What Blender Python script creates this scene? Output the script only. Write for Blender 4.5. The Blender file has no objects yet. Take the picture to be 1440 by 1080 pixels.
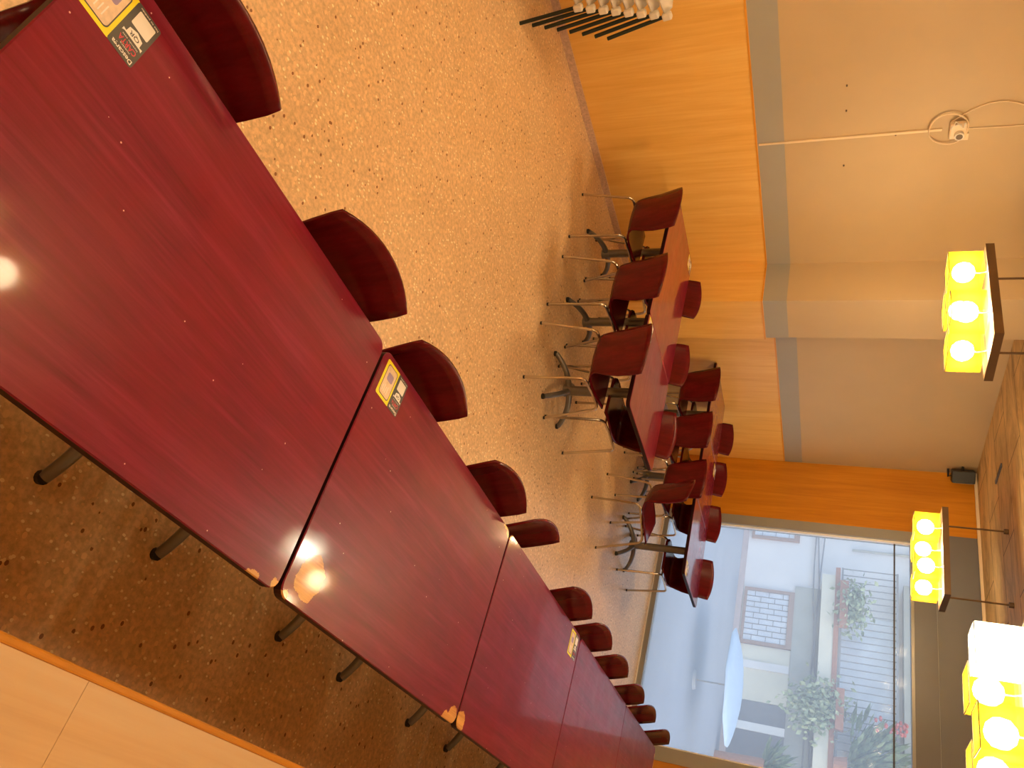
import bpy, bmesh, math, random
from mathutils import Vector, Matrix
random.seed(7)
S = bpy.context.scene
COL = S.collection

# ---------------------------------------------------------------- camera
FPX = 1098.39
RIGHT = Vector((0.30091871, 0.26212065, 0.91691913))      # image right, in world axes (the photo lies on its side)
DOWN = Vector((0.59253226, -0.8047598, 0.0355976))
FWD = Vector((0.74723052, 0.53259218, -0.39748222))
cam_d = bpy.data.cameras.new('camera')
cam = bpy.data.objects.new('camera', cam_d)
COL.objects.link(cam)
cam_d.sensor_fit = 'HORIZONTAL'
cam_d.sensor_width = 36.0
cam_d.lens = FPX / 1440.0 * 36.0
cam_d.clip_start = 0.03
cam_d.clip_end = 200
M3 = Matrix((RIGHT, -DOWN, -FWD)).transposed()
cam.matrix_world = Matrix.Translation((0, 0, 2.08)) @ M3.to_4x4()
S.camera = cam

# ---------------------------------------------------------------- colour management, sky
S.view_settings.view_transform = 'Standard'
S.view_settings.look = 'None'
S.view_settings.gamma = 1.0
S.view_settings.use_curve_mapping = False
S.view_settings.exposure = 0.72
w = bpy.data.worlds.new('sky')
S.world = w
w.use_nodes = True
wn = w.node_tree
wbg = wn.nodes['Background']
sky = wn.nodes.new('ShaderNodeTexSky')
sky.sky_type = 'NISHITA'
sky.sun_disc = False
sky.sun_elevation = math.radians(40)
sky.sun_rotation = math.radians(200)
wgr = wn.nodes.new('ShaderNodeMix')          # slightly hazy, whiter sky
wgr.data_type = 'RGBA'; wgr.blend_type = 'MULTIPLY'; wgr.inputs[0].default_value = 1.0
wgr.inputs[7].default_value = (1.12, 1.0, 0.82, 1)
wn.links.new(sky.outputs[0], wgr.inputs[6])
wn.links.new(wgr.outputs[2], wbg.inputs[0])
SKY_STRENGTH = 0.345
wbg.inputs[1].default_value = SKY_STRENGTH
BULB = 100.0          # emission strength of the warm bulbs

# ---------------------------------------------------------------- materials
def new_mat(name):
    m = bpy.data.materials.new(name)
    m.use_nodes = True
    nt = m.node_tree
    return m, nt, nt.nodes['Principled BSDF']

def N(nt, t, **kw):
    n = nt.nodes.new('ShaderNode' + t)
    for k, v in kw.items():
        if k in ('operation', 'blend_type', 'data_type', 'feature', 'distance', 'offset', 'squash', 'musgrave_type', 'clamp', 'wave_type', 'bands_direction'):
            setattr(n, k, v)
        else:
            n.inputs[k.replace('_', ' ')].default_value = v
    return n

def L(nt, a, b):
    nt.links.new(a, b)

def ramp(nt, fac, stops):
    r = nt.nodes.new('ShaderNodeValToRGB')
    e = r.color_ramp.elements
    while len(e) < len(stops):
        e.new(0.5)
    for k, (p, c) in enumerate(stops):
        e[k].position = p
        e[k].color = (*c, 1) if len(c) == 3 else c
    L(nt, fac, r.inputs[0])
    return r.outputs[0]

def coords(nt, scale=(1, 1, 1), kind='Object', rot=(0, 0, 0)):
    t = nt.nodes.new('ShaderNodeTexCoord')
    m = nt.nodes.new('ShaderNodeMapping')
    m.inputs['Scale'].default_value = scale
    m.inputs['Rotation'].default_value = rot
    L(nt, t.outputs[kind], m.inputs['Vector'])
    return m.outputs[0]

def noise(nt, vec, scale, detail=4, rough=0.55, dist=0.0):
    n = nt.nodes.new('ShaderNodeTexNoise')
    n.inputs['Scale'].default_value = scale
    n.inputs['Detail'].default_value = detail
    n.inputs['Roughness'].default_value = rough
    n.inputs['Distortion'].default_value = dist
    L(nt, vec, n.inputs['Vector'])
    return n.outputs['Fac']

def mixc(nt, fac, a, b, blend='MIX'):
    m = nt.nodes.new('ShaderNodeMix')
    m.data_type = 'RGBA'
    m.blend_type = blend
    for s, v in ((0, fac), (6, a), (7, b)):
        if isinstance(v, (int, float)):
            m.inputs[s].default_value = v
        elif isinstance(v, tuple):
            m.inputs[s].default_value = (*v, 1) if len(v) == 3 else v
        else:
            L(nt, v, m.inputs[s])
    return m.outputs[2]

def math_n(nt, op, a, b=0.0, c=None):
    m = nt.nodes.new('ShaderNodeMath')
    m.operation = op
    for k, v in enumerate((a, b, c)):
        if v is None:
            continue
        if isinstance(v, (int, float)):
            m.inputs[k].default_value = v
        else:
            L(nt, v, m.inputs[k])
    return m.outputs[0]

def bump(nt, p, h, strength=0.1, dist=0.01):
    b = nt.nodes.new('ShaderNodeBump')
    b.inputs['Strength'].default_value = strength
    b.inputs['Distance'].default_value = dist
    L(nt, h, b.inputs['Height'])
    L(nt, b.outputs[0], p.inputs['Normal'])

def plain(name, col, rough=0.5, metal=0.0, var=0.08, scale=8.0, spec=0.5):
    m, nt, p = new_mat(name)
    v = noise(nt, coords(nt), scale, 4)
    d = tuple(c * (1 - var) for c in col)
    u = tuple(min(1, c * (1 + var)) for c in col)
    L(nt, ramp(nt, v, [(0.3, d), (0.7, u)]), p.inputs['Base Color'])
    p.inputs['Roughness'].default_value = rough
    p.inputs['Metallic'].default_value = metal
    p.inputs['Specular IOR Level'].default_value = spec
    return m

def wood(name, dark, mid, light, grain_axis, rough=0.4, scale=1.0, spec=0.5):
    """streaky veneer; grain_axis 0/1/2 is the long direction of the grain"""
    m, nt, p = new_mat(name)
    sc = [14 * scale] * 3
    sc[grain_axis] = 0.9 * scale
    sc2 = [70 * scale] * 3
    sc2[grain_axis] = 2.5 * scale
    a = noise(nt, coords(nt, tuple(sc)), 1.0, 5, 0.6, 0.6)
    b = noise(nt, coords(nt, tuple(sc2)), 1.0, 3, 0.6)
    f = math_n(nt, 'ADD', math_n(nt, 'MULTIPLY', a, 0.72), math_n(nt, 'MULTIPLY', b, 0.28))
    L(nt, ramp(nt, f, [(0.34, dark), (0.5, mid), (0.64, light)]), p.inputs['Base Color'])
    p.inputs['Roughness'].default_value = rough
    p.inputs['Specular IOR Level'].default_value = spec
    return m

RED_D, RED_M, RED_L = (0.115, 0.002, 0.014), (0.17, 0.004, 0.028), (0.235, 0.014, 0.052)
def table_mat(name, spots=(), grain_axis=0, pale=1.0, coat=0.28):
    """dark red stained veneer with scratches; spots = (x, y, radius) in object space where the stain is worn to bare wood"""
    m, nt, p = new_mat(name)
    sc = [26, 26, 26]; sc[grain_axis] = 1.6
    sc2 = [120, 120, 120]; sc2[grain_axis] = 4
    a = noise(nt, coords(nt, tuple(sc)), 1.0, 6, 0.62, 0.8)
    b = noise(nt, coords(nt, tuple(sc2)), 1.0, 3, 0.6)
    f = math_n(nt, 'ADD', math_n(nt, 'MULTIPLY', a, 0.65), math_n(nt, 'MULTIPLY', b, 0.35))
    k = lambda c: tuple(x * pale for x in c)
    colr = ramp(nt, f, [(0.33, k(RED_D)), (0.5, k(RED_M)), (0.70, k(RED_L))])
    patch = noise(nt, coords(nt), 5.0, 3, 0.5)
    colr = mixc(nt, ramp(nt, patch, [(0.40, (0, 0, 0)), (0.75, (0.5, 0.5, 0.5))]), colr, (0.22 * pale, 0.004 * pale, 0.014 * pale))
    # pale specks of crumbs and chips in the varnish
    vo = nt.nodes.new('ShaderNodeTexVoronoi'); vo.inputs['Scale'].default_value = 17
    L(nt, coords(nt), vo.inputs['Vector'])
    sp = math_n(nt, 'LESS_THAN', vo.outputs['Distance'], 0.035)
    colr = mixc(nt, sp, colr, (0.75, 0.45, 0.42))
    if spots:
        tc = nt.nodes.new('ShaderNodeTexCoord')
        wob = noise(nt, tc.outputs['Object'], 26.0, 4, 0.6)
        wv = math_n(nt, 'MULTIPLY', math_n(nt, 'SUBTRACT', wob, 0.5), 0.05)
        tot = None
        for (sx, sy, r) in spots:
            d = nt.nodes.new('ShaderNodeVectorMath'); d.operation = 'DISTANCE'
            mp = nt.nodes.new('ShaderNodeMapping'); mp.inputs['Scale'].default_value = (1, 1, 0)
            L(nt, tc.outputs['Object'], mp.inputs['Vector'])
            L(nt, mp.outputs[0], d.inputs[0]); d.inputs[1].default_value = (sx, sy, 0)
            e = math_n(nt, 'ADD', d.outputs['Value'], wv)
            s = math_n(nt, 'LESS_THAN', e, r)
            tot = s if tot is None else math_n(nt, 'MAXIMUM', tot, s)
        bare = ramp(nt, f, [(0.35, (0.48, 0.2, 0.05)), (0.65, (0.85, 0.48, 0.14))])
        colr = mixc(nt, tot, colr, bare)
    L(nt, colr, p.inputs['Base Color'])
    r = noise(nt, coords(nt), 9.0, 5, 0.65)
    L(nt, math_n(nt, 'MULTIPLY_ADD', r, 0.22, 0.26), p.inputs['Roughness'])
    p.inputs['Specular IOR Level'].default_value = 0.20
    p.inputs['Coat Weight'].default_value = coat
    L(nt, math_n(nt, 'MULTIPLY_ADD', r, 0.14, 0.0), p.inputs['Coat Roughness'])
    bump(nt, p, f, 0.10, 0.002)
    return m

def floor_mat():
    m, nt, p = new_mat('terrazzo_floor')
    v1 = nt.nodes.new('ShaderNodeTexVoronoi'); v1.inputs['Scale'].default_value = 62
    v2 = nt.nodes.new('ShaderNodeTexVoronoi'); v2.inputs['Scale'].default_value = 36
    c1 = coords(nt, (1.0, 1.35, 1.0), rot=(0, 0, 0.6)); c2 = coords(nt, (1.25, 1.0, 1.0), rot=(0, 0, -0.4))
    L(nt, c1, v1.inputs['Vector']); L(nt, c2, v2.inputs['Vector'])
    s1 = nt.nodes.new('ShaderNodeSeparateColor'); L(nt, v1.outputs['Color'], s1.inputs[0])
    s2 = nt.nodes.new('ShaderNodeSeparateColor'); L(nt, v2.outputs['Color'], s2.inputs[0])
    base = ramp(nt, noise(nt, coords(nt), 3.0, 5, 0.6), [(0.3, (0.68, 0.47, 0.27)), (0.7, (0.76, 0.54, 0.32))])
    mot = ramp(nt, noise(nt, coords(nt), 46.0, 3, 0.6), [(0.35, (0.80, 0.78, 0.74)), (0.65, (1.15, 1.12, 1.1))])
    c = mixc(nt, 1.0, base, mot, 'MULTIPLY')
    def chip(sep, vor, lo, size, colr, cc):
        a = math_n(nt, 'GREATER_THAN', sep.outputs[0], lo)
        b = math_n(nt, 'LESS_THAN', vor.outputs['Distance'], size)
        return mixc(nt, math_n(nt, 'MULTIPLY', a, b), cc, colr)
    c = chip(s2, v2, 0.84, 0.42, (0.86, 0.60, 0.34), c)
    c = chip(s1, v1, 0.80, 0.40, (0.80, 0.53, 0.28), c)
    c = chip(s1, v1, 0.93, 0.44, (0.98, 0.84, 0.60), c)
    a = math_n(nt, 'LESS_THAN', s2.outputs[1], 0.06)
    b = math_n(nt, 'LESS_THAN', v2.outputs['Distance'], 0.30)
    c = mixc(nt, math_n(nt, 'MULTIPLY', a, b), c, (0.25, 0.10, 0.035))
    L(nt, c, p.inputs['Base Color'])
    p.inputs['Roughness'].default_value = 0.34
    return m

def ceiling_mat():
    m, nt, p = new_mat('ceiling_tiles')
    br = nt.nodes.new('ShaderNodeTexBrick')
    br.inputs['Scale'].default_value = 1.0
    br.inputs['Brick Width'].default_value = 1.25
    br.inputs['Row Height'].default_value = 0.55
    br.inputs['Mortar Size'].default_value = 0.006
    br.inputs['Color1'].default_value = (0.66, 0.45, 0.19, 1)
    br.inputs['Color2'].default_value = (0.58, 0.38, 0.15, 1)
    br.inputs['Mortar'].default_value = (0.14, 0.075, 0.025, 1)
    L(nt, coords(nt, rot=(0, 0, math.radians(90))), br.inputs['Vector'])
    cl = noise(nt, coords(nt, (2.2, 0.7, 1)), 1.6, 6, 0.65, 2.2)
    c = mixc(nt, 1.0, br.outputs['Color'], ramp(nt, cl, [(0.32, (0.66, 0.6, 0.52)), (0.5, (1, 1, 1)), (0.68, (1.3, 1.28, 1.2))]), 'MULTIPLY')
    L(nt, c, p.inputs['Base Color'])
    p.inputs['Roughness'].default_value = 0.6
    return m

def glass_mat():
    """shop window with a faint milky film"""
    m = bpy.data.materials.new('window_glass'); m.use_nodes = True
    nt = m.node_tree; nt.nodes.clear()
    out = nt.nodes.new('ShaderNodeOutputMaterial')
    tr = nt.nodes.new('ShaderNodeBsdfTransparent'); tr.inputs[0].default_value = (0.90, 0.93, 0.97, 1)
    gl = nt.nodes.new('ShaderNodeBsdfGlossy'); gl.inputs['Roughness'].default_value = 0.02
    tl = nt.nodes.new('ShaderNodeBsdfTranslucent')
    smear = noise(nt, coords(nt, (1, 1, 0.4)), 1.3, 4, 0.5)
    L(nt, ramp(nt, smear, [(0.3, (0.82, 0.86, 0.95)), (0.7, (0.92, 0.95, 1.0))]), tl.inputs[0])
    m1 = nt.nodes.new('ShaderNodeMixShader'); m1.inputs[0].default_value = 0.22
    L(nt, tr.outputs[0], m1.inputs[1]); L(nt, tl.outputs[0], m1.inputs[2])
    m2 = nt.nodes.new('ShaderNodeMixShader')
    fr = nt.nodes.new('ShaderNodeFresnel'); fr.inputs[0].default_value = 1.3
    L(nt, math_n(nt, 'MULTIPLY', fr.outputs[0], 0.12), m2.inputs[0])
    L(nt, m1.outputs[0], m2.inputs[1]); L(nt, gl.outputs[0], m2.inputs[2])
    L(nt, m2.outputs[0], out.inputs[0])
    return m

def shade_mat(name, tint, thru, part=0.30):
    """thin lampshade paper: diffuses the bulb behind it and lets some of its light straight through"""
    m = bpy.data.materials.new(name); m.use_nodes = True
    nt = m.node_tree; nt.nodes.clear()
    out = nt.nodes.new('ShaderNodeOutputMaterial')
    tr = nt.nodes.new('ShaderNodeBsdfTransparent'); tr.inputs[0].default_value = (*thru, 1)
    tl = nt.nodes.new('ShaderNodeBsdfTranslucent')
    v = noise(nt, coords(nt), 60.0, 3, 0.5)
    L(nt, ramp(nt, v, [(0.3, tuple(x * 0.94 for x in tint)), (0.7, tint)]), tl.inputs[0])
    mx = nt.nodes.new('ShaderNodeMixShader'); mx.inputs[0].default_value = 1 - part
    L(nt, tr.outputs[0], mx.inputs[1]); L(nt, tl.outputs[0], mx.inputs[2])
    L(nt, mx.outputs[0], out.inputs[0])
    return m

def emit_mat(name, col, strength):
    m = bpy.data.materials.new(name); m.use_nodes = True
    nt = m.node_tree; nt.nodes.clear()
    out = nt.nodes.new('ShaderNodeOutputMaterial')
    e = nt.nodes.new('ShaderNodeEmission')
    e.inputs[0].default_value = (*col, 1); e.inputs[1].default_value = strength
    L(nt, e.outputs[0], out.inputs[0])
    return m

MAT = {}
MAT['floor'] = floor_mat()
MAT['ceiling'] = ceiling_mat()
MAT['wall'] = plain('beige_wall_paint', (0.51, 0.38, 0.225), 0.55, var=0.03, scale=2)
MAT['band'] = plain('grey_wall_band', (0.35, 0.335, 0.30), 0.5, var=0.03, scale=2)
MAT['maple'] = wood('maple_wall_panel', (0.74, 0.40, 0.085), (0.81, 0.465, 0.115), (0.86, 0.53, 0.15), 2, 0.35, 1.0)
MAT['maple_edge'] = wood('orange_wood_edge', (0.62, 0.24, 0.02), (0.72, 0.30, 0.03), (0.8, 0.36, 0.05), 0, 0.3)
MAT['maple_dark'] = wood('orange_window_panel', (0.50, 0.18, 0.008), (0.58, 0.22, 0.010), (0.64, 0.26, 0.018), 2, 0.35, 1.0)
MAT['bench'] = wood('bench_board', (0.80, 0.53, 0.29), (0.88, 0.63, 0.37), (0.91, 0.69, 0.44), 0, 0.35, 0.7)
MAT['cream_panel'] = plain('cream_panel', (0.75, 0.56, 0.33), 0.4, var=0.04)
MAT['skirting'] = plain('pinkish_terrazzo_skirting', (0.58, 0.40, 0.31), 0.4, var=0.2, scale=60)
MAT['grey_frame'] = plain('grey_aluminium', (0.32, 0.32, 0.31), 0.4, 0.2, var=0.04, scale=3)
MAT['grey_box'] = plain('grey_shutter_box', (0.15, 0.15, 0.165), 0.45, 0.0, var=0.04, scale=3)
MAT['dark_line'] = plain('dark_seal', (0.05, 0.045, 0.05), 0.5)
MAT['glass'] = glass_mat()
MAT['shell'] = wood('dark_red_plywood', (0.075, 0.002, 0.004), (0.10, 0.003, 0.006), (0.13, 0.004, 0.008), 2, 0.24, 0.8, 0.22)
MAT['chrome'] = plain('chrome_tube', (0.62, 0.57, 0.50), 0.22, 1.0, var=0.05)
MAT['grey_metal'] = plain('grey_painted_metal', (0.20, 0.19, 0.18), 0.33, 0.55, var=0.06)
MAT['rubber'] = plain('black_rubber', (0.02, 0.018, 0.018), 0.6)
MAT['table'] = table_mat('red_table_top', (), 1, 1.1, 1.0)
MAT['table_edge'] = plain('dark_table_edge', (0.022, 0.003, 0.004), 0.5, spec=0.2)
MAT['tray'] = plain('bronze_lamp_tray', (0.16, 0.095, 0.045), 0.4, 0.4)
MAT['tray_under'] = plain('pale_lamp_reflector', (0.18, 0.11, 0.05), 0.5)
MAT['shade'] = shade_mat('yellow_lampshade', (0.28, 0.155, 0.005), (1.0, 0.86, 0.62), 0.50)
MAT['shade_white'] = shade_mat('pale_lampshade', (0.80, 0.70, 0.42), (1.0, 0.90, 0.75), 0.50)
MAT['bulb'] = emit_mat('warm_bulb', (1.0, 0.90, 0.74), BULB)
MAT['bulb_cool'] = emit_mat('cool_bulb', (0.86, 0.95, 1.0), BULB * 1.5)
MAT['wire'] = plain('dark_wire', (0.05, 0.035, 0.02), 0.5)
MAT['black'] = plain('black_plastic', (0.012, 0.012, 0.013), 0.4)
MAT['white_plastic'] = plain('white_plastic', (0.72, 0.66, 0.58), 0.4, var=0.03)
MAT['ivory'] = plain('ivory_plastic', (0.78, 0.62, 0.42), 0.4, var=0.03)
MAT['dark_green'] = plain('dark_green_metal', (0.014, 0.024, 0.021), 0.4, 0.3)
MAT['yellow'] = plain('sticker_yellow', (0.93, 0.83, 0.02), 0.45, var=0.02)
MAT['charcoal'] = plain('sticker_charcoal', (0.075, 0.075, 0.08), 0.45, var=0.04)
MAT['sticker_white'] = plain('sticker_white', (0.88, 0.86, 0.85), 0.45, var=0.02)
MAT['sticker_cream'] = plain('sticker_cream', (0.80, 0.62, 0.47), 0.45, var=0.12, scale=60)
MAT['sticker_red'] = plain('sticker_red', (0.70, 0.05, 0.09), 0.45, var=0.02)
MAT['sticker_violet'] = plain('sticker_violet', (0.35, 0.27, 0.50), 0.45, var=0.1)
MAT['plaster'] = plain('pale_plaster', (0.74, 0.72, 0.72), 0.8, var=0.05, scale=1.5)
MAT['cream_stucco'] = plain('cream_stucco', (0.72, 0.68, 0.56), 0.8, var=0.06, scale=2)
MAT['grey_and_shadow'] = plain('grey_green_and_shadow', (0.42, 0.42, 0.38), 0.8, var=0.08, scale=2)  # grey of slab and pipe, also the painted shade below the balcony
MAT['street'] = plain('grey_asphalt', (0.40, 0.43, 0.47), 0.75, var=0.05, scale=1.2)
MAT['kerb'] = plain('pinkish_stone', (0.52, 0.42, 0.40), 0.8, var=0.06)
MAT['rust'] = plain('brown_painted_frame', (0.36, 0.24, 0.19), 0.6)
MAT['grille'] = plain('grey_grille', (0.26, 0.25, 0.25), 0.5)
MAT['pale_pane'] = plain('pale_pane', (0.72, 0.76, 0.84), 0.3, var=0.1, scale=3)
MAT['dark_door'] = plain('dark_grey_door', (0.20, 0.20, 0.215), 0.5)
MAT['leaf'] = plain('green_leaf', (0.17, 0.23, 0.11), 0.6, var=0.5, scale=14)
MAT['leaf_pale'] = plain('pale_green_leaf', (0.32, 0.38, 0.22), 0.6, var=0.5, scale=14)
MAT['terracotta'] = plain('terracotta', (0.42, 0.19, 0.11), 0.7)
MAT['flower'] = plain('red_flower', (0.6, 0.12, 0.10), 0.6)
MAT['pale_blue'] = plain('pale_blue_surface', (0.52, 0.68, 0.86), 0.4, var=0.06)
MAT['nail'] = plain('dark_nail', (0.12, 0.08, 0.05), 0.5)

# ---------------------------------------------------------------- mesh helpers
def box(bm, x0, x1, y0, y1, z0, z1, bevel=0.0):
    r = bmesh.ops.create_cube(bm, size=1.0)
    vs = r['verts']
    for v in vs:
        v.co = Vector((x0 + (v.co.x + .5) * (x1 - x0), y0 + (v.co.y + .5) * (y1 - y0), z0 + (v.co.z + .5) * (z1 - z0)))
    if bevel > 0:
        es = list({e for v in vs for e in v.link_edges})
        bmesh.ops.bevel(bm, geom=es, offset=bevel, segments=2, affect='EDGES', profile=0.5)

def fillet(pts, r, n=5):
    pts = [Vector(p) for p in pts]
    out = [pts[0]]
    for i in range(1, len(pts) - 1):
        a, b, c = pts[i - 1], pts[i], pts[i + 1]
        d1 = (a - b); d2 = (c - b)
        k = min(r, d1.length * .48, d2.length * .48)
        p0 = b + d1.normalized() * k; p2 = b + d2.normalized() * k
        for t in range(n + 1):
            t /= n
            out.append(p0 * (1 - t) ** 2 + b * 2 * t * (1 - t) + p2 * t * t)
    out.append(pts[-1])
    return out

def tube(bm, pts, r, n=8, r_end=None, flat=1.0):
    pts = [Vector(p) for p in pts]
    rings = []
    up = None
    for i, p in enumerate(pts):
        d = (pts[min(i + 1, len(pts) - 1)] - pts[max(i - 1, 0)]).normalized()
        if up is None:
            ref = Vector((0, 0, 1)) if abs(d.z) < 0.9 else Vector((1, 0, 0))
            s = d.cross(ref).normalized()
        else:
            s = (up - d * up.dot(d)).normalized()
        up = s
        t = d.cross(s)
        rr = r if r_end is None else r + (r_end - r) * i / (len(pts) - 1)
        rings.append([bm.verts.new(p + (s * math.cos(a) + t * math.sin(a) * flat) * rr) for a in [2 * math.pi * k / n for k in range(n)]])
    for a, b in zip(rings, rings[1:]):
        for k in range(n):
            bm.faces.new((a[k], a[(k + 1) % n], b[(k + 1) % n], b[k]))
    bm.faces.new(rings[0][::-1]); bm.faces.new(rings[-1])

def cyl(bm, c, r, h, n=16, r2=None):
    """upright cylinder from c up by h"""
    tube(bm, [c, (c[0], c[1], c[2] + h)], r, n, r2)

def rrect(x0, x1, y0, y1, r, n=5):
    pts = []
    for cx, cy, a0 in ((x1 - r, y1 - r, 0), (x0 + r, y1 - r, 90), (x0 + r, y0 + r, 180), (x1 - r, y0 + r, 270)):
        for k in range(n + 1):
            a = math.radians(a0 + 90 * k / n)
            pts.append((cx + r * math.cos(a), cy + r * math.sin(a)))
    return pts

def prism(bm, poly, z0, z1, chamfer=0.0):
    def ring(z, inset):
        if inset == 0:
            return [bm.verts.new((x, y, z)) for x, y in poly]
        cx = sum(p[0] for p in poly) / len(poly); cy = sum(p[1] for p in poly) / len(poly)
        return [bm.verts.new((x - inset * (1 if x > cx else -1), y - inset * (1 if y > cy else -1), z)) for x, y in poly]
    if chamfer:
        rs = [ring(z0, chamfer), ring(z0 + chamfer, 0), ring(z1 - chamfer, 0), ring(z1, chamfer)]
    else:
        rs = [ring(z0, 0), ring(z1, 0)]
    n = len(poly)
    for a, b in zip(rs, rs[1:]):
        for k in range(n):
            bm.faces.new((a[k], a[(k + 1) % n], b[(k + 1) % n], b[k]))
    bm.faces.new(rs[0][::-1]); bm.faces.new(rs[-1])

def obj(name, bm, mat, parent=None, smooth=False, loc=None):
    me = bpy.data.meshes.new(name)
    bmesh.ops.recalc_face_normals(bm, faces=bm.faces)
    bm.to_mesh(me); bm.free()
    me.materials.append(mat)
    if smooth:
        for p in me.polygons:
            p.use_smooth = True
        if hasattr(me, 'set_sharp_from_angle'):
            me.set_sharp_from_angle(angle=math.radians(38))
    o = bpy.data.objects.new(name, me)
    COL.objects.link(o)
    if parent:
        o.parent = parent
    if loc:
        o.location = loc
    return o

def part(name, fn, mat, parent=None, smooth=False, loc=None):
    bm = bmesh.new(); fn(bm)
    return obj(name, bm, mat, parent, smooth, loc)

def tag(o, label, cat, group=None):
    o['label'] = label; o['category'] = cat
    if group:
        o['group'] = group
    return o

def thing(name, label, cat, loc=(0, 0, 0), rz=0.0, group=None):
    o = bpy.data.objects.new(name, None)
    COL.objects.link(o)
    o.empty_display_size = 0.1
    o.location = loc; o.rotation_euler = (0, 0, rz)
    return tag(o, label, cat, group)

def dup(root, loc, rz, label, group=None):
    r = root.copy(); COL.objects.link(r)
    r.location = loc; r.rotation_euler = (0, 0, rz)
    r['label'] = label
    if group:
        r['group'] = group
    for ch in list(root.children):
        c = ch.copy(); COL.objects.link(c); c.parent = r
        for g in list(ch.children):
            d = g.copy(); COL.objects.link(d); d.parent = c
    return r

def struct(name, fn, mat, parent=None, smooth=False):
    o = part(name, fn, mat, parent, smooth)
    if parent is None:
        o['kind'] = 'structure'
    return o

def B(*a, **k):
    return lambda bm: box(bm, *a, **k)

# ---------------------------------------------------------------- room shell
XB, XW, YR, YL, ZC = -2.6, 8.87, -0.42, 5.31, 3.43
struct('floor', B(XB, XW + .12, YR, YL + .1, -0.08, 0.0), MAT['floor'])
struct('ceiling', B(XB, XW + .2, YR - .1, YL + .1, ZC, ZC + .1), MAT['ceiling'])
wl = struct('wall_left', B(XB, XW + .2, YL, YL + .12, 0, ZC), MAT['wall'])
def lp(bm):
    box(bm, XB, 5.405, YL - .012, YL - .0002, 0.06, 1.328)
    box(bm, 5.905, XW, YL - .012, YL - .0002, 0.06, 1.352)
part('wood_panel', lp, MAT['maple'], wl)
def lb(bm):
    box(bm, XB, 5.405, YL - .004, YL - .0002, 1.338, 1.54)
    box(bm, 5.905, XW, YL - .004, YL - .0002, 1.362, 1.565)
part('grey_band', lb, MAT['band'], wl)
def lt(bm):
    box(bm, XB, 5.405, YL - .016, YL - .0002, 1.326, 1.340)
    box(bm, 5.905, XW, YL - .016, YL - .0002, 1.350, 1.364)
part('edge_trim', lt, MAT['maple_edge'], wl)
struct('baseboard_left', lambda bm: (box(bm, XB, 5.40, YL - .02, YL - .0003, 0.0002, 0.06), box(bm, 5.91, XW, YL - .02, YL - .0003, 0.0002, 0.06)), MAT['skirting'])
# square pillar standing out of the left wall
CX0, CX1, CY = 5.405, 5.905, 4.86
pl = struct('wall_pillar', B(CX0, CX1, CY, YL, 0, ZC), MAT['wall'])
part('wood_panel', lambda bm: (box(bm, CX0 - .012, CX1 + .012, CY - .012, CY, 0.06, 1.328), box(bm, CX0 - .012, CX0, CY, YL - .0125, 0.06, 1.328), box(bm, CX1, CX1 + .012, CY, YL - .0125, 0.06, 1.328)), MAT['maple'], pl)
part('grey_band', lambda bm: (box(bm, CX0 - .004, CX1 + .004, CY - .004, CY, 1.338, 1.54), box(bm, CX0 - .004, CX0, CY, YL - .0045, 1.338, 1.54), box(bm, CX1, CX1 + .004, CY, YL - .0045, 1.338, 1.54)), MAT['band'], pl)
part('edge_trim', lambda bm: (box(bm, CX0 - .016, CX1 + .016, CY - .016, CY, 1.326, 1.340), box(bm, CX0 - .016, CX0, CY, YL - .0165, 1.326, 1.340), box(bm, CX1, CX1 + .016, CY, YL - .0165, 1.326, 1.340)), MAT['maple_edge'], pl)
struct('wall_right', B(XB, XW + .2, YR - .12, YR, 0, ZC), MAT['wall'])
struct('wall_back', B(XB - .12, XB, YR - .12, YL + .12, 0, ZC), MAT['wall'])
# window wall
GY0, GY1, GZ = 1.715, 4.37, 2.78
JL, JR = 4.49, 1.575
ww = struct('wall_window', lambda bm: (box(bm, XW, XW + .2, JL, YL, 0, ZC), box(bm, XW, XW + .2, YR, JR, 0, ZC)), MAT['wall'])
part('wood_panel', B(XW - .012, XW, JL + .0005, YL - .017, 0.0005, ZC - .0005), MAT['maple_dark'], ww)
part('wood_strip', B(XW - .012, XW, JR - .09, JR - .0005, 0.0005, ZC - .0005), MAT['maple_dark'], ww)
def cp(bm):
    y = JR - .095
    for k in range(4):
        z = 0.01
        for h in (0.72, 0.72, 0.72, 0.72):
            box(bm, XW - .011, XW, y - .40, y - .008, z, z + h - .01, 0.002)
            z += h
        y -= .405
part('cream_panels', cp, MAT['cream_panel'], ww)
win = struct('window_1', lambda bm: (
    box(bm, XW - .02, XW + .12, GY1, JL, 0.0003, GZ), box(bm, XW - .02, XW + .12, JR, GY0, 0.0003, GZ),
    box(bm, XW - .02, XW + .12, GY0, GY1, 0.0003, 0.07), box(bm, XW - .02, XW + .12, GY0, GY1, GZ - .03, GZ)), MAT['grey_frame'])
part('glass_pane', B(XW + .045, XW + .051, GY0, GY1, 0.07, GZ - .03), MAT['glass'], win)
part('white_bead', lambda bm: (box(bm, XW + .01, XW + .044, GY1 - .022, GY1 - .0003, 0.07, GZ - .03), box(bm, XW + .01, XW + .044, GY0 + .0003, GY0 + .018, 0.07, GZ - .03)), MAT['sticker_white'], win)
part('sill_strip', B(XW - .032, XW - .0202, GY0 - .14, GY1 + .12, 0.0004, 0.014), MAT['sticker_white'], win)
part('transom_seal', B(XW + .034, XW + .062, GY0, GY1, 2.588, 2.602), MAT['dark_line'], win)
sb = struct('trim_shutter_box', lambda bm: (box(bm, XW - .03, XW + .2, JR, JL, GZ, 2.99), box(bm, XW - .014, XW + .2, JR, JL, 2.998, ZC - .001)), MAT['grey_box'])
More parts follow.
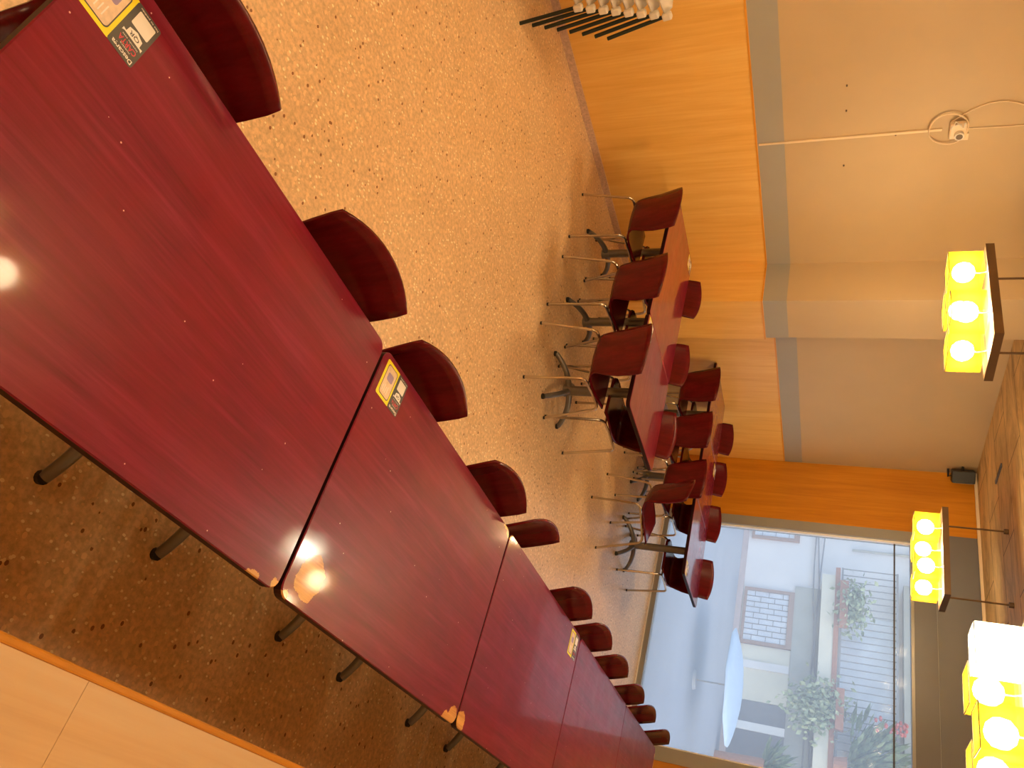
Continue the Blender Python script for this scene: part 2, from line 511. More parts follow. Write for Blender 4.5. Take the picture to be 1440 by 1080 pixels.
part('shadow_gap', B(XW - .008, XW + .1, JR, JL, 2.99, 2.998), MAT['grey_frame'], sb)
struct('trim_cornice', B(XW - .055, XW - .031, YR, YL - .02, ZC - .03, ZC - .0005), MAT['ivory'])

# ---------------------------------------------------------------- bench along the right wall
bench = thing('bench', 'long pale wood bench with orange front edge running along the right-hand side', 'bench', (0, 0, 0))
xs = [XB + .02, -0.94, 0.28, 1.499, 2.72, 3.94, 5.16, 6.38, 7.60, 8.80]
for a, b in zip(xs, xs[1:]):
    part('seat_board', B(a + .0008, b - .0008, YR + .003, .156, 0.425, 0.45), MAT['bench'], bench)
part('edge_strip', B(xs[0], xs[-1], .1563, .178, 0.405, 0.4515, bevel=0.006), MAT['maple_edge'], bench)
part('front_panel', B(xs[0], xs[-1], .115, .135, 0.001, 0.4245), MAT['maple'], bench)

# ---------------------------------------------------------------- tables
def make_foot(bm, dx, dy):
    pts = []
    for k in range(9):
        t = k / 8
        z = 0.016 + 0.095 * (1 - t ** 2.2)
        pts.append((dx * (0.06 + 0.94 * t), dy * (0.06 + 0.94 * t), z))
    tube(bm, pts, 0.024, 10, 0.019)

def pedestal(t, dx, dy, h=0.712, r=0.037):
    part('column', lambda bm: cyl(bm, (0, 0, 0.10), r, h - .10, 20), MAT['grey_metal'], t, True)
    part('top_plate', B(-.16, .16, -.16, .16, h - .006, h + .002), MAT['grey_metal'], t)
    part('hub', lambda bm: cyl(bm, (0, 0, 0.075), r * 1.3, 0.06, 20, r * 1.05), MAT['grey_metal'], t, True)
    for sx in (-1, 1):
        for sy in (-1, 1):
            f = part('foot', lambda bm: make_foot(bm, dx * sx, dy * sy), MAT['grey_metal'], t, True)
            part('foot_cap', lambda bm: cyl(bm, (dx * sx, dy * sy, 0.0005), 0.021, 0.016, 12), MAT['rubber'], f)

TZ = 0.745
def top(bm, lx, ly, r):
    prism(bm, rrect(-lx / 2, lx / 2, -ly / 2, ly / 2, r), 0.7145, TZ, 0.003)

def twin_legs(t, off, reach, axis, h=0.712, r=0.034):
    for s in (-1, 1):
        px, py = (s * off, 0) if axis == 0 else (0, s * off)
        c = part('column', lambda bm: cyl(bm, (px, py, 0.10), r, h - .10, 20), MAT['grey_metal'], t, True)
        part('top_plate', B(px - .14, px + .14, py - .14, py + .14, h - .006, h + .002), MAT['grey_metal'], c)
        part('hub', lambda bm: cyl(bm, (px, py, 0.075), r * 1.25, 0.06, 20, r * 1.05), MAT['grey_metal'], c, True)
        for q in (-1, 1):
            dx, dy = (0, q * reach) if axis == 0 else (q * reach, 0)
            def ft(bm):
                make_foot(bm, dx, dy)
                bmesh.ops.translate(bm, verts=bm.verts, vec=(px, py, 0))
            f = part('foot', ft, MAT['grey_metal'], t, True)
            part('foot_cap', lambda bm: cyl(bm, (px + dx, py + dy, 0.0005), 0.021, 0.016, 12), MAT['rubber'], f)

def table(x0, x1, y0, y1, label, cat_group, mat, dx, dy, r=0.035, twin=None):
    cx, cy = (x0 + x1) / 2, (y0 + y1) / 2
    t = thing('dining_table', label, 'table', (cx, cy, 0), 0, cat_group)
    o = part('tabletop', lambda bm: top(bm, x1 - x0, y1 - y0, r), mat, t)
    o.data.materials.append(MAT['table_edge'])
    for p in o.data.polygons:
        if p.normal.z < 0.5:
            p.material_index = 1
    if twin is None:
        pedestal(t, dx, dy)
    else:
        twin_legs(t, dx, dy, twin)
    return t

LONG = 'tables in the long row beside the bench'
Y0, Y1 = 0.478, 1.294
def spots(x0, x1, lst):
    return [(x - (x0 + x1) / 2, y - (Y0 + Y1) / 2, r) for x, y, r in lst]
rows = [
    (0.392, 1.632, 'long dark red table nearest the viewer, with a yellow menu sticker at its near end', [(1.63, 0.478, .028), (1.52, .468, .03)], 0.385, .275),
    (1.646, 2.920, 'second red table of the long row, bare wood worn through at its bench-side corner', [(1.745, .568, .062), (1.66, .478, .02), (2.875, .487, .05), (2.82, .468, .04), (2.905, 1.288, .03), (2.86, 1.308, .035)], 0.385, .275),
    (2.932, 4.226, 'third red table of the long row, a sticker on its far corner', [(2.955, .492, .048), (2.945, 1.288, .028), (3.0, 1.31, .034)], 0.385, .275),
    (4.236, 5.560, 'fourth red table of the long row, mirroring the window light', [], 0.385, .275),
    (5.563, 6.790, 'last red table of the long row, nearest the window', [(6.80, 1.24, .03), (6.80, 1.17, .03)], 0.385, .275),
]
for k, (x0, x1, lab, sp, dx, dy) in enumerate(rows):
    table(x0, x1, Y0, Y1, lab, LONG, table_mat('red_table_top_worn_%s' % 'abcde'[k], spots(x0, x1, sp), 0), dx, dy, twin=0)
G1, G2 = 'tables of the group beside the pillar', 'square tables of the group beside the window'
ga = [(2.845, 3.650, 'square red table at the open end of the table group nearer the viewer'),
      (3.655, 4.985, 'longer red table on two columns between the square table and the wood panelled wall')]
table(4.175, 5.055, *ga[0], G1, MAT['table'], .20, .20, .03)
table(4.175, 5.055, *ga[1], G1, MAT['table'], .385, .27, .03, twin=1)
gb = [(2.835, 3.650, 'square red table at the end of the group by the window, reflecting blue daylight'),
      (3.655, 4.470, 'middle square red table of the group nearest the window'),
      (4.475, 5.290, 'square red table in the corner behind the pillar')]
for y0, y1, lab in gb:
    table(6.86, 7.72, y0, y1, lab, G2, MAT['table'], .20, .20, .03)

# ---------------------------------------------------------------- shell chairs (local: facing +x, origin on the floor)
def shell_mesh(bm):
    prof = [(.215, .432, .150), (.205, .447, .172), (.18, .456, .186), (.10, .455, .200), (0, .448, .205), (-.10, .442, .194), (-.16, .445, .178),
            (-.198, .458, .168), (-.222, .482, .166), (-.236, .515, .174), (-.250, .575, .190), (-.268, .66, .201), (-.291, .745, .209), (-.307, .80, .212), (-.318, .832, .210)]
    nu = 13
    rows = []
    for i, (x, z, hw) in enumerate(prof):
        row = []
        b = max(0.0, min(1.0, (z - .47) / .15))
        for k in range(nu):
            u = -1 + 2 * k / (nu - 1)
            xx = x + .042 * b * (u * u - .35)
            zz = z + (.026 * (1 - abs(u) ** 2.2) * max(0, (z - .70) / .132) if z > .70 else 0) - (.012 * (1 - u * u) if z < .47 and x < .2 else 0)
            ww_ = hw
            row.append(bm.verts.new((xx, u * ww_, zz)))
        rows.append(row)
    for a, b in zip(rows, rows[1:]):
        for k in range(nu - 1):
            bm.faces.new((a[k], a[k + 1], b[k + 1], b[k]))

def make_chair(label, group):
    t = thing('shell_chair', label, 'chair', (0, 0, 0), 0, group)
    s = part('seat_shell', shell_mesh, MAT['shell'], t, True)
    md = s.modifiers.new('thickness', 'SOLIDIFY'); md.thickness = 0.011; md.offset = 0
    r = 0.0108
    for sy in (-1, 1):
        rear = fillet([(-.255, sy * .245, .012), (-.215, sy * .212, .428), (.0, sy * .185, .428)], .05)
        front = fillet([(.255, sy * .24, .012), (.175, sy * .195, .428), (.001, sy * .185, .428)], .05)
        for pts, (fx, fy) in ((rear, (-.255, sy * .245)), (front, (.255, sy * .24))):
            l = part('leg', lambda bm: tube(bm, pts, r, 8), MAT['chrome'], t, True)
            part('foot_cap', lambda bm: cyl(bm, (fx, fy, 0.0005), .0122, .013, 10), MAT['rubber'], l)
    for x in (-.13, .12):
        part('crossbar', lambda bm: tube(bm, [(x, -.19, .426), (x, .19, .426)], .009, 8), MAT['chrome'], t, True)
    return t

ROW = 'red shell chairs tucked under the long table row'
proto = make_chair('', ROW)
D = math.radians
chairs = []
ords = ['nearest', 'second', 'third', 'fourth', 'fifth', 'sixth', 'seventh', 'eighth', 'ninth', 'tenth', 'eleventh']
rowx = [(.615, 0, 1.06), (1.352, 1, 1.065), (1.89, 0, 1.06), (2.622, 0, 1.06), (3.17, 14, 1.11), (3.86, 0, 1.065), (4.375, 0, 1.07), (4.885, 0, 1.065), (5.47, 0, 1.065), (5.96, 0, 1.065), (6.64, 0, 1.07)]
for k, (x, a, y) in enumerate(rowx):
    lab = 'glossy dark red shell chair tucked under the long table row, %s from the viewer' % ords[k]
    if k == 0:
        lab = 'glossy dark red shell chair beside the sticker on the nearest table, first of the row'
    if k == 4:
        lab = 'red shell chair set askew at the third table of the long row, fifth from viewer'
    if k == 10:
        lab = 'last dark red shell chair of the long row, nearest the window'
    chairs.append(((x, y, 0), D(-90 + a), lab, ROW))
GA, GB = 'red chairs around the tables by the pillar', 'red chairs around the tables by the window'
for y, x, n in ((4.58, 4.305, 'near side, nearest the panelled wall'), (3.865, 4.30, 'near side, between two others'), (3.185, 4.29, 'near side, at the open end')):
    chairs.append(((x, y, 0), 0, 'red chair at the tables by the pillar, ' + n, GA))
for y, x, n in ((4.62, 4.83, 'far side, in front of the pillar'), (3.90, 4.83, 'far side, in the middle'), (3.21, 4.82, 'far side, open end, lit bright red')):
    chairs.append(((x, y, 0), D(180), 'red chair at the tables by the pillar, ' + n, GA))
for y, x, n in ((4.815, 6.90, 'near side, standing deepest in the corner'), (4.23, 6.86, 'near side, second out from the wall'), (3.71, 6.92, 'near side, behind the angled one')):
    chairs.append(((x, y, 0), 0, 'red chair at the tables by the window, ' + n, GB))
chairs.append(((6.355, 3.133, 0), D(-35), 'red shell chair pulled out and turned at an angle in front of the window tables', GB))
for y, x, n in ((4.95, 7.60, 'far side, deepest in the corner'), (4.36, 7.50, 'far side, second out from the wall'), (3.82, 7.52, 'far side, against the window frame'), (3.18, 7.50, 'open end, against the glass')):
    chairs.append(((x, y, 0), D(180), 'red chair at the tables by the window, ' + n, GB))
for k, (loc, rz, lab, g) in enumerate(chairs):
    if k == 0:
        proto.location = loc; proto.rotation_euler = (0, 0, rz); proto['label'] = lab
    else:
        dup(proto, loc, rz, lab, g)

# ---------------------------------------------------------------- menu stickers on the tables
def text_mesh(body, size, bold=0.0):
    cu = bpy.data.curves.new('lettering', 'FONT')
    cu.body = body; cu.size = size; cu.align_x = 'CENTER'; cu.align_y = 'CENTER'; cu.offset = bold; cu.resolution_u = 3
    o = bpy.data.objects.new('lettering', cu); COL.objects.link(o)
    dg = bpy.context.evaluated_depsgraph_get()
    me = bpy.data.meshes.new_from_object(o.evaluated_get(dg))
    bpy.data.objects.remove(o)
    return me

def sticker(x0, x1, y0, y1, label):
    """yellow half at low x, charcoal half at high x; the print reads from the chair side (+y)"""
    z = TZ + 0.0004
    t = thing('menu_sticker', label, 'sticker', (x0, y0, z), 0, 'menu stickers on the table tops')
    w_, h_ = x1 - x0, y1 - y0
    sp = w_ * .59
    def pl_(name, a, b, c, d, r, lift, mat):
        return part(name, lambda bm: prism(bm, rrect(a, b, c, d, r, 4), lift, lift + .00025), mat, t)
    pl_('yellow_half', 0, sp, 0, h_, .006, 0, MAT['yellow'])
    pl_('charcoal_half', sp - .004, w_, 0, h_, .006, 0.0001, MAT['charcoal'])
    pl_('phone_outline', sp * .13, sp * .86, h_ * .08, h_ * .92, .010, .0004, MAT['charcoal'])
    pl_('phone_screen', sp * .16, sp * .83, h_ * .10, h_ * .90, .009, .0007, MAT['sticker_cream'])
    pl_('screen_picture', sp * .30, sp * .70, h_ * .52, h_ * .74, .006, .0010, MAT['sticker_violet'])
    for q in range(4):
        pl_('screen_line', sp * (.26 + .11 * q), sp * (.29 + .11 * q), h_ * .18, h_ * (.36 + .04 * (q % 2)), .0008, .0010, MAT['sticker_white'])
    cw = w_ - sp
    cx = sp + cw * .5
    def put(name, body, size, y, mat, bold=0.0, wide=None, x=cx):
        me = text_mesh(body, size, bold); me.name = name
        me.materials.clear(); me.materials.append(mat)
        o = bpy.data.objects.new(name, me); COL.objects.link(o); o.parent = t
        dx = max(v.co.x for v in me.vertices) - min(v.co.x for v in me.vertices)
        k = (wide / dx) if wide else 1.0
        o.location = (x, y, .0008); o.rotation_euler = (0, 0, math.pi); o.scale = (k, 1, 1)
    put('lettering', 'Descarga', .014, h_ * .075, MAT['sticker_white'], .0003, cw * .86)
    put('lettering', 'nuestra', .006, h_ * .165, MAT['sticker_white'], 0, cw * .42)
    put('lettering', 'CARTA', .017, h_ * .245, MAT['sticker_red'], .0003, cw * .74)
    put('lettering', 'leyendo este', .0052, h_ * .325, MAT['sticker_white'], 0, cw * .66)
    # white arrow with the letters QR (the code square itself is only a blank white tile)
    def arrow(bm):
        pts = [(-.36, 0), (-.36, .09), (-.24, .09), (0, .20), (.24, .09), (.36, .09), (.36, 0), (.26, .04), (-.26, .04)]
        pts = [(cx + cw * px * .98, h_ * (.37 + py)) for px, py in pts]
        poly = [(cx + cw * px, h_ * py) for px, py in ((-.42, .36), (-.42, .42), (-.30, .41), (-.28, .52), (0, .57), (.28, .52), (.30, .41), (.42, .42), (.42, .36), (.34, .385), (-.34, .385))]
        vs = [bm.verts.new((x, y, .0006)) for x, y in poly]
        bm.faces.new(vs)
        bmesh.ops.triangulate(bm, faces=bm.faces)
    part('arrow', arrow, MAT['sticker_white'], t)
    put('lettering', 'QR', .013, h_ * .465, MAT['charcoal'], .0002, cw * .40)
    pl_('white_tile', cx - cw * .36, cx + cw * .36, h_ * .60, h_ * .90, .003, .0006, MAT['sticker_white'])
    put('lettering', 'haz tu pedido', .0055, h_ * .945, MAT['sticker_white'], .0001, cw * .8)
    return t

sticker(.402, .560, 1.131, 1.256, 'yellow and charcoal menu sticker at the near end of the nearest table')
sticker(1.674, 1.822, 1.148, 1.274, 'yellow and charcoal menu sticker on the second table, beside the first joint')
sticker(4.045, 4.195, 1.142, 1.276, 'pale-looking menu sticker on the far corner of the third table, by the joint')
sticker(4.20, 4.34, 3.50, 3.64, 'small bright menu sticker at the joint of the tables by the pillar')
sticker(4.90, 5.045, 4.84, 4.965, 'small menu sticker on the wall-side end of the longer table by the pillar')
sticker(7.57, 7.71, 4.30, 4.44, 'small bright menu sticker on the far edge of the middle window table')
sticker(6.875, 7.01, 2.845, 2.975, 'menu sticker on the open corner of the table nearest the glass')

# ---------------------------------------------------------------- pendant lamps
def make_lamp(label):
    t = thing('pendant_lamp', label, 'lamp', (0, 0, ZC), 0, 'pendant lamps of four glowing yellow square shades')
    z = lambda q: q - ZC
    def tray(bm):
        a, b = .23, .41
        box(bm, -a, a, -b, b, z(2.918), z(2.93))
        for x0, x1, y0, y1 in ((-a, -a + .012, -b, b), (a - .012, a, -b, b), (-a + .012, a - .012, -b, -b + .012), (-a + .012, a - .012, b - .012, b)):
            box(bm, x0, x1, y0, y1, z(2.878), z(2.918))
    part('tray', tray, MAT['tray'], t)
    part('reflector', B(-.2175, .2175, -.3975, .3975, z(2.908), z(2.9178)), MAT['tray_under'], t)
    for y in (.34, -.34):
        r = part('rod', lambda bm: cyl(bm, (.03, y, z(2.93)), .008, ZC - 2.93 - .0005, 12), MAT['tray'], t, True)
        part('ceiling_cap', lambda bm: cyl(bm, (.03, y, -.036), .024, .0355, 20), MAT['tray'], r, True)
    h = .10
    for k, (x, y) in enumerate(((-.128, .24), (.128, .13), (-.128, -.13), (.128, -.24))):
        def shade(bm):
            zb, zt = z(2.656), z(2.862)
            v = [[bm.verts.new((x + sx * h, y + sy * h, q)) for sx, sy in ((-1, -1), (1, -1), (1, 1), (-1, 1))] for q in (zb, zt)]
            for i in range(4):
                bm.faces.new((v[0][i], v[0][(i + 1) % 4], v[1][(i + 1) % 4], v[1][i]))
            bm.faces.new(v[0][::-1])
        sh = part('shade', shade, MAT['shade'], t)
        def wire(bm):
            for q in (z(2.655), ):
                c = [(x + sx * (h + .001), y + sy * (h + .001), q) for sx, sy in ((-1, -1), (1, -1), (1, 1), (-1, 1))]
                for i in range(4):
                    tube(bm, [c[i], c[(i + 1) % 4]], .0026, 5)
        part('wire_rim', wire, MAT['wire'], sh)
        part('cord', lambda bm: tube(bm, fillet([(x, y, z(2.79)), (x + .012, y, z(2.85)), (x, y + .01, z(2.9078))], .02), .004, 6), MAT['ivory'], sh)
        bm = bmesh.new()
        bmesh.ops.create_icosphere(bm, subdivisions=2, radius=.069)
        bmesh.ops.translate(bm, verts=bm.verts, vec=(x, y, z(2.752)))
        obj('bulb', bm, MAT['bulb'], sh, True)
    return t

lamps = [((4.53, 3.97, ZC), D(-3), 'pendant lamp of yellow square shades hanging in front of the beige wall and pillar'),
         ((7.37, 3.50, ZC), D(3), 'small-looking pendant lamp of yellow square shades hanging in front of the shutter box'),
         ((4.32, 1.305, ZC), 0, 'brightest pendant lamp, cut by the photo corner, above the long table row'),
         ((1.42, 1.45, ZC), 0, 'pendant lamp above the nearest table, reflected in its varnish'),
         ((1.65, 4.05, ZC), 0, 'pendant lamp before the left wall above the white chair stack'),
         ((-1.45, 1.45, ZC), 0, 'unseen pendant lamp added behind the viewer to light the bench end'),  # out of view, added to brighten the bench and near floor
         ((-1.25, 4.05, ZC), 0, 'unseen pendant lamp added behind the viewer near the left wall to light the floor')]  # also unseen, added as extra light for the near floor
lp0 = make_lamp(lamps[0][2])
lp0.location = lamps[0][0]; lp0.rotation_euler = (0, 0, lamps[0][1])
for k, (loc, rz, lab) in enumerate(lamps[1:]):
    r = dup(lp0, loc, rz, lab)
    if k == 1:      # one of its bulbs is a cool white one in a paler shade
        s0 = [c for c in r.children if c.name.startswith('shade')][0]
        s0.data = s0.data.copy(); s0.data.materials[0] = MAT['shade_white']
        s0['label'] = 'pale white shade'
        for c in s0.children:
            if c.name.startswith('bulb'):
                c.data = c.data.copy(); c.data.materials[0] = MAT['bulb_cool']

# ---------------------------------------------------------------- wall fittings
def spk(bm):
    box(bm, -.075, .075, -.075, .06, -.115, .115, 0.008)
sp = thing('speaker', 'small black loudspeaker in the corner below the ceiling', 'speaker', (8.74, 5.20, 3.28), D(40))
part('cabinet', spk, MAT['black'], sp)
part('grille', B(-.066, .066, -.079, -.0755, -.10, .10), MAT['grille'], sp)
part('bracket', lambda bm: (tube(bm, [(0, .0, -.116), (.0, -.02, -.145), (.0, .07, -.150)], .012, 8), tube(bm, [(0, .055, 0), (.06, .085, 0)], .014, 8)), MAT['black'], sp)

cd = thing('wall_conduit', 'thin ivory cable cover running up the beige wall to the junction box', 'conduit', (4.065, YL, 1.35))
part('strip', lambda bm: (box(bm, -.008, .008, -.012, -.0045, 0, .20), box(bm, -.009, .009, -.013, -.0003, .20, 1.27)), MAT['ivory'], cd)
jb = thing('junction_box', 'ivory junction box with looped cable on the beige wall', 'box', (4.07, YL, 2.72))
part('housing', B(-.07, .06, -.05, -.0003, -.055, .055, bevel=.012), MAT['ivory'], jb)
part('socket', lambda bm: tube(bm, [(.02, -.05, .01), (.02, -.075, .01)], .032, 16), MAT['white_plastic'], jb, True)
part('hole', lambda bm: tube(bm, [(.02, -.0752, .01), (.02, -.078, .01)], .022, 16), MAT['nail'], jb, True)
part('bracket', B(.045, .10, -.012, -.0006, .02, .075), MAT['ivory'], jb)
def loop(bm):
    pts = [(-.015 + .13 * math.cos(a), -.022 - .004 * math.sin(3 * a), -.06 + .125 * math.sin(a)) for a in [2 * math.pi * k / 32 for k in range(33)]]
    tube(bm, pts, .0055, 6)
part('looped_cable', loop, MAT['ivory'], jb, True)
part('knot', lambda bm: (tube(bm, [(-.05, -.04, -.03), (-.075, -.055, .0), (-.04, -.06, .03), (-.08, -.05, .04)], .007, 6), tube(bm, [(-.03, -.05, -.05), (-.09, -.045, -.02), (-.06, -.06, .02)], .006, 6)), MAT['white_plastic'], jb, True)
tag(part('ceiling_cable', lambda bm: tube(bm, [(4.075, YL - .006, 2.776), (4.085, YL - .006, 3.0), (4.09, YL - .006, ZC)], .0045, 6), MAT['ivory'], None, True), 'straight cable from the junction box up to the ceiling', 'cable')
def slack(bm):
    pts = []
    for k in range(15):
        t = k / 14
        pts.append((4.00 - .14 * math.sin(math.pi * min(1, t * 1.35)) * (1 - t * .2), YL - .009, 2.68 + (ZC - 2.68) * t))
    tube(bm, pts, .0042, 6)
tag(part('slack_cable', slack, MAT['ivory'], None, True), 'slack curved cable hanging beside the junction box', 'cable')
nails = [(3.62, 1.98, 'upper'), (3.83, 1.98, 'second'), (4.33, 1.97, 'third'), (4.08, 2.32, 'lone')]
for (x, z_, n), lab in zip(nails, ('tiny dark nail in the wall farthest from the pillar', 'tiny dark nail in the wall just beside the conduit, stack side', 'tiny dark nail in the wall just beside the conduit, pillar side', 'tiny dark nail in the wall below the junction box')):
    tag(part('wall_nail', lambda bm: tube(bm, [(x, YL - .0002, z_), (x, YL - .012, z_)], .006, 8), MAT['nail']), lab, 'nail', 'nails in the beige wall')
dt = thing('ceiling_detector', 'small grey fitting in the ceiling near the corner', 'vent', (7.58, 4.56, ZC - .0005))
part('cover', B(-.17, .17, -.02, .02, -.012, 0, bevel=.003), MAT['grey_box'], dt)
part('slot', B(-.15, .05, -.012, .012, -.0135, -.0122), MAT['black'], dt)

# ---------------------------------------------------------------- stack of white chairs by the left wall
def white_seat(bm):
    # seat pan with rolled front and raised side arms
    n = 9
    rows = []
    for i in range(8):
        t = i / 7
        y = -.24 + .47 * t
        z_ = .40 + (.02 if i else -.02) - .02 * math.sin(math.pi * t)
        rows.append([bm.verts.new((-.25 + .5 * k / (n - 1), y, z_ + .012 * (abs(2 * k / (n - 1) - 1) ** 3))) for k in range(n)])
    for a, b in zip(rows, rows[1:]):
        for k in range(n - 1):
            bm.faces.new((a[k], a[k + 1], b[k + 1], b[k]))
def white_back(bm):
    n = 9
    rows = []
    for i in range(6):
        t = i / 5
        rows.append([bm.verts.new((-.24 + .48 * k / (n - 1), .235 + .04 * t + .02 * (1 - (2 * k / (n - 1) - 1) ** 2), .44 + .40 * t + .03 * (1 - (2 * k / (n - 1) - 1) ** 2) * t)) for k in range(n)])
    for a, b in zip(rows, rows[1:]):
        for k in range(n - 1):
            bm.faces.new((a[k], a[k + 1], b[k + 1], b[k]))
def stack_chair(label):
    t = thing('stacking_chair', label, 'chair', (0, 0, 0), 0, 'white stacking chairs with dark legs')
    for nm, fn in (('seat', white_seat), ('backrest', white_back)):
        o = part(nm, fn, MAT['white_plastic'], t, True)
        md = o.modifiers.new('thickness', 'SOLIDIFY'); md.thickness = .012; md.offset = 0
    for sx in (-1, 1):
        part('front_corner', B(sx * .262 - .022, sx * .262 + .022, -.262, -.215, .372, .432, bevel=.010), MAT['white_plastic'], t)
        part('leg', lambda bm: tube(bm, [(sx * .285, -.275, .001), (sx * .26, -.238, .392)], .0125, 10), MAT['dark_green'], t, True)
        part('leg', lambda bm: tube(bm, [(sx * .275, .275, .001), (sx * .245, .235, .43)], .0125, 10), MAT['dark_green'], t, True)
    return t
n_st = 8
base = (2.165, 4.935)
st0 = None
for k in range(n_st):
    pos = ['bottom', 'second from bottom', 'third from bottom', 'fourth from bottom', 'fourth from top', 'third from top', 'second from top', 'top'][k]
    lab = 'white stacking chair with dark legs, %s of the stack by the wall' % pos
    loc = (base[0] + .030 * k, base[1] + .004 * k, .078 * k)
    tilt = D(1.0 * k)               # the stack leans back more towards its top
    loc = (loc[0] + .285 * (1 - math.cos(tilt)), loc[1], loc[2] + .285 * -math.sin(tilt))
    if st0 is None:
        st0 = c = stack_chair(lab); st0.location = loc
    else:
        c = dup(st0, loc, 0, lab)
    c.rotation_euler = (0, -tilt, 0)

# ---------------------------------------------------------------- across the street, seen through the window
FX = 17.9
struct('ground_street', B(XW + .2, FX + 1, -14, 26, -.30, -.15), MAT['street'])
bd = thing('building_facade', 'pale plastered house front across the street', 'building', (FX, 5, -.15))
def rel(x0, x1, y0, y1, z0, z1):
    return B(x0 - FX, x1 - FX, y0 - 5, y1 - 5, z0 + .15, z1 + .15)
def facade(bm):
    box(bm, 0, .4, -19, 21, 0, 8.0)
part('wall', facade, MAT['plaster'], bd)
part('plinth', rel(FX - .06, FX, -10, 20, -.15, -.02), MAT['kerb'], bd)
part('cream_wall', rel(FX - .02, FX, 4.75, 5.93, -.02, 1.09), MAT['cream_stucco'], bd)
part('pilaster', rel(FX - .06, FX - .0205, 5.42, 5.58, -.02, 1.09), MAT['plaster'], bd)
part('grey_and_shadow', rel(FX - .05, FX, -10, 7.42, 1.10, 1.64), MAT['grey_and_shadow'], bd)  # shaded soffit under the balcony, put in as a darker grey strip
part('balcony_slab', rel(FX - .45, FX, -10, 7.62, 1.66, 1.93), MAT['cream_stucco'], bd)
part('balcony_kerb', rel(FX - .47, FX - .30, -10, 7.80, 1.931, 2.03), MAT['terracotta'], bd)
part('upper_slab', rel(FX - .40, FX, -10, 7.6, 3.27, 3.62), MAT['grey_and_shadow'], bd)
part('shutters', rel(FX - .03, FX, 2.0, 6.9, 2.05, 3.2), MAT['pale_pane'], bd)
def wgrille(name, y0, y1, z0, z1, nb):
    f = part(name, lambda bm: [box(bm, -.07, -.0005, a - 5, b - 5, c + .15, d + .15) for a, b, c, d in ((y0, y0 + .07, z0, z1), (y1 - .07, y1, z0, z1), (y0 + .07, y1 - .07, z0, z0 + .06), (y0 + .07, y1 - .07, z1 - .12, z1))], MAT['rust'], bd)
    part('pane', rel(FX - .03, FX - .0008, y0 + .07, y1 - .07, z0 + .06, z1 - .12), MAT['pale_pane'], f)
    def gr(bm):
        w_ = (y1 - y0 - .14) / nb
        for k in range(nb + 1):
            y = y0 + .07 + w_ * k - 5
            box(bm, -.062, -.050, y - .008, y + .008, z0 + .21, z1 + .03)
            if k < nb:
                for q in range(3):
                    zz = z0 + .15 + (z1 - z0) * (.22 + .28 * q + .12 * (k % 2))
                    box(bm, -.060, -.052, y + .008, y + w_ - .008, zz - .006, zz + .006)
    part('grille', gr, MAT['grille'], f)
wgrille('window', 5.95, 7.25, 0.02, 1.10, 9)
wgrille('shop_window', 8.50, 10.6, 0.05, 1.12, 4)
part('doorway', rel(FX - .03, FX - .0004, 1.2, 4.74, -.02, 1.095), MAT['dark_door'], bd)
part('door_post', rel(FX - .07, FX - .031, 4.14, 4.30, -.02, 1.095), MAT['sticker_white'], bd)
def rail(bm):
    y = 7.80
    while y > -2:
        box(bm, -.44, -.425, y - 5 - .010, y - 5 + .010, 2.20, 3.30)
        y -= .145
    box(bm, -.455, -.41, -7, 2.82, 3.28, 3.32)
    box(bm, -.455, -.41, -7, 2.82, 2.20, 2.24)
part('railing', rail, MAT['grille'], bd)
part('pipe', lambda bm: tube(bm, [(-.06, 3.45, 2.4), (-.06, 3.45, 4.2)], .03, 8), MAT['grey_and_shadow'], bd, True)
part('cable_bundle', lambda bm: [tube(bm, [(-.10 - .02 * j, 5 - 14 * k / 20, 1.72 + .05 * j - .10 * abs(math.sin(k * .55 + j))) for k in range(21)], .016, 6) for j in range(3)], MAT['grille'], bd, True)

def leaves(name, c, ext, n, size, mat, label, droop=0.3, palm=False):
    t = thing(name, label, 'plant', c, 0, 'plants on the balcony across the street')
    bm = bmesh.new()
    for k in range(n):
        if palm:
            a = random.uniform(0, 2 * math.pi); e = random.uniform(.1, 1.3)
            d = Vector((math.cos(a) * math.cos(e) * .6, math.sin(a) * math.cos(e), math.sin(e)))
            p = d * random.uniform(.1, 1) ; p = Vector((p.x * ext[0], p.y * ext[1], p.z * ext[2]))
        else:
            p = Vector((random.gauss(0, .42) * ext[0], random.gauss(0, .42) * ext[1], random.gauss(0, .42) * ext[2]))
            a = random.uniform(0, 2 * math.pi)
            d = Vector((math.cos(a) * .6, math.sin(a), random.uniform(-1, .6) - droop)).normalized()
        s = d.cross(Vector((random.uniform(-1, 1), random.uniform(-1, 1), random.uniform(-1, 1)))).normalized()
        l = size * random.uniform(.6, 1.3); w_ = l * (.12 if palm else .28)
        v = [bm.verts.new(p), bm.verts.new(p + d * l * .5 + s * w_), bm.verts.new(p + d * l), bm.verts.new(p + d * l * .5 - s * w_)]
        bm.faces.new(v)
    obj('foliage', bm, mat, t)
    return t
P1 = leaves('balcony_plant', (17.36, 6.95, 2.30), (.20, .62, .34), 800, .13, MAT['leaf_pale'], 'bushy pale green plant spilling over the left end of the balcony across the street')
part('pot', B(-.10, .10, -.5, .5, -.266, -.10, bevel=.01), MAT['terracotta'], P1)
P2 = leaves('balcony_plant', (17.34, 4.75, 1.75), (.20, .55, .62), 1000, .13, MAT['leaf_pale'], 'long trailing plant hanging down from the middle of the balcony across the street', .8)
part('pot', B(-.10, .10, -.4, .4, .284, .44, bevel=.01), MAT['terracotta'], P2)
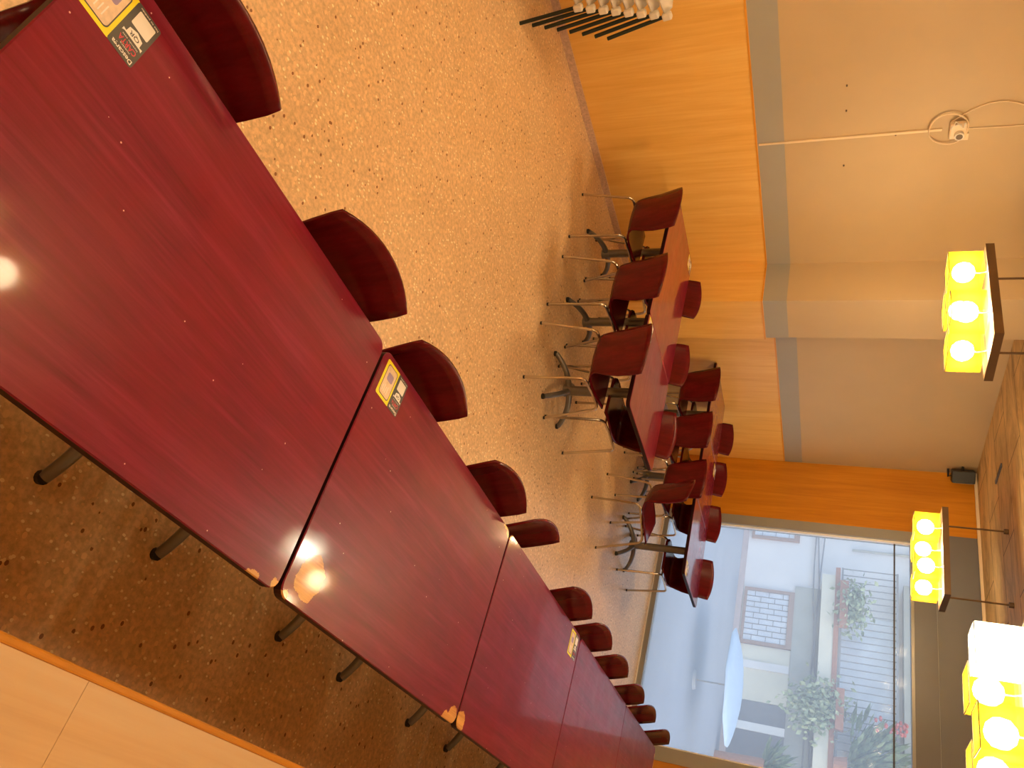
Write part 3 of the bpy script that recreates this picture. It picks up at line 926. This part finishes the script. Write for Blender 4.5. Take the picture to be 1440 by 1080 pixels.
P3 = leaves('balcony_plant', (17.30, 3.72, 2.25), (.5, .95, 1.0), 420, .42, MAT['leaf'], 'spiky dark palm on the right end of the balcony across the street', palm=True)
part('pot', lambda bm: cyl(bm, (0, 0, -.215), .13, .24, 14, .17), MAT['terracotta'], P3)
def petals(bm):
    for k in range(26):
        c = Vector((random.uniform(-.2, .1), .85 + random.uniform(-.14, .14), .75 + random.uniform(-.25, .3)))
        m = Matrix.Translation(c) @ Matrix.Diagonal((.05, .05, .035, 1))
        bmesh.ops.create_icosphere(bm, subdivisions=1, radius=1.0, matrix=m)
part('red_flowers', petals, MAT['flower'], P3)
P4 = leaves('street_bush', (17.30, 3.35, .75), (.25, .55, .45), 160, .34, MAT['leaf'], 'small palm-like bush standing before the doorway across the street', palm=True)
P4['group'] = ''
part('pot', lambda bm: cyl(bm, (0, 0, -.90), .16, .95, 14, .2), MAT['terracotta'], P4)

# unidentified pale blue shape in the street, stood in for by a low parasol
ps = thing('street_blue_shape', 'unidentified pale blue shape in the street beyond the window, built as a parasol', 'parasol', (13.6, 3.78, -.15))
def canopy(bm):
    n, m = 24, 6
    rings = []
    for j in range(1, m + 1):
        r = j / m
        rings.append([bm.verts.new((.93 * r * math.cos(a), .93 * r * math.sin(a), .78 - .155 * r ** 2.2 - .012 * (k % 3 == 0) * r)) for k, a in enumerate([2 * math.pi * q / n for q in range(n)])])
    c = bm.verts.new((0, 0, .785))
    for k in range(n):
        bm.faces.new((c, rings[0][k], rings[0][(k + 1) % n]))
    for a, b in zip(rings, rings[1:]):
        for k in range(n):
            bm.faces.new((a[k], b[k], b[(k + 1) % n], a[(k + 1) % n]))
o = part('canopy', canopy, MAT['pale_blue'], ps, True)
md = o.modifiers.new('thickness', 'SOLIDIFY'); md.thickness = .008
part('pole', lambda bm: cyl(bm, (0, 0, .04), .014, .735, 10), MAT['grey_frame'], ps, True)
part('base', lambda bm: cyl(bm, (0, 0, .0005), .17, .05, 18, .14), MAT['street'], ps, True)
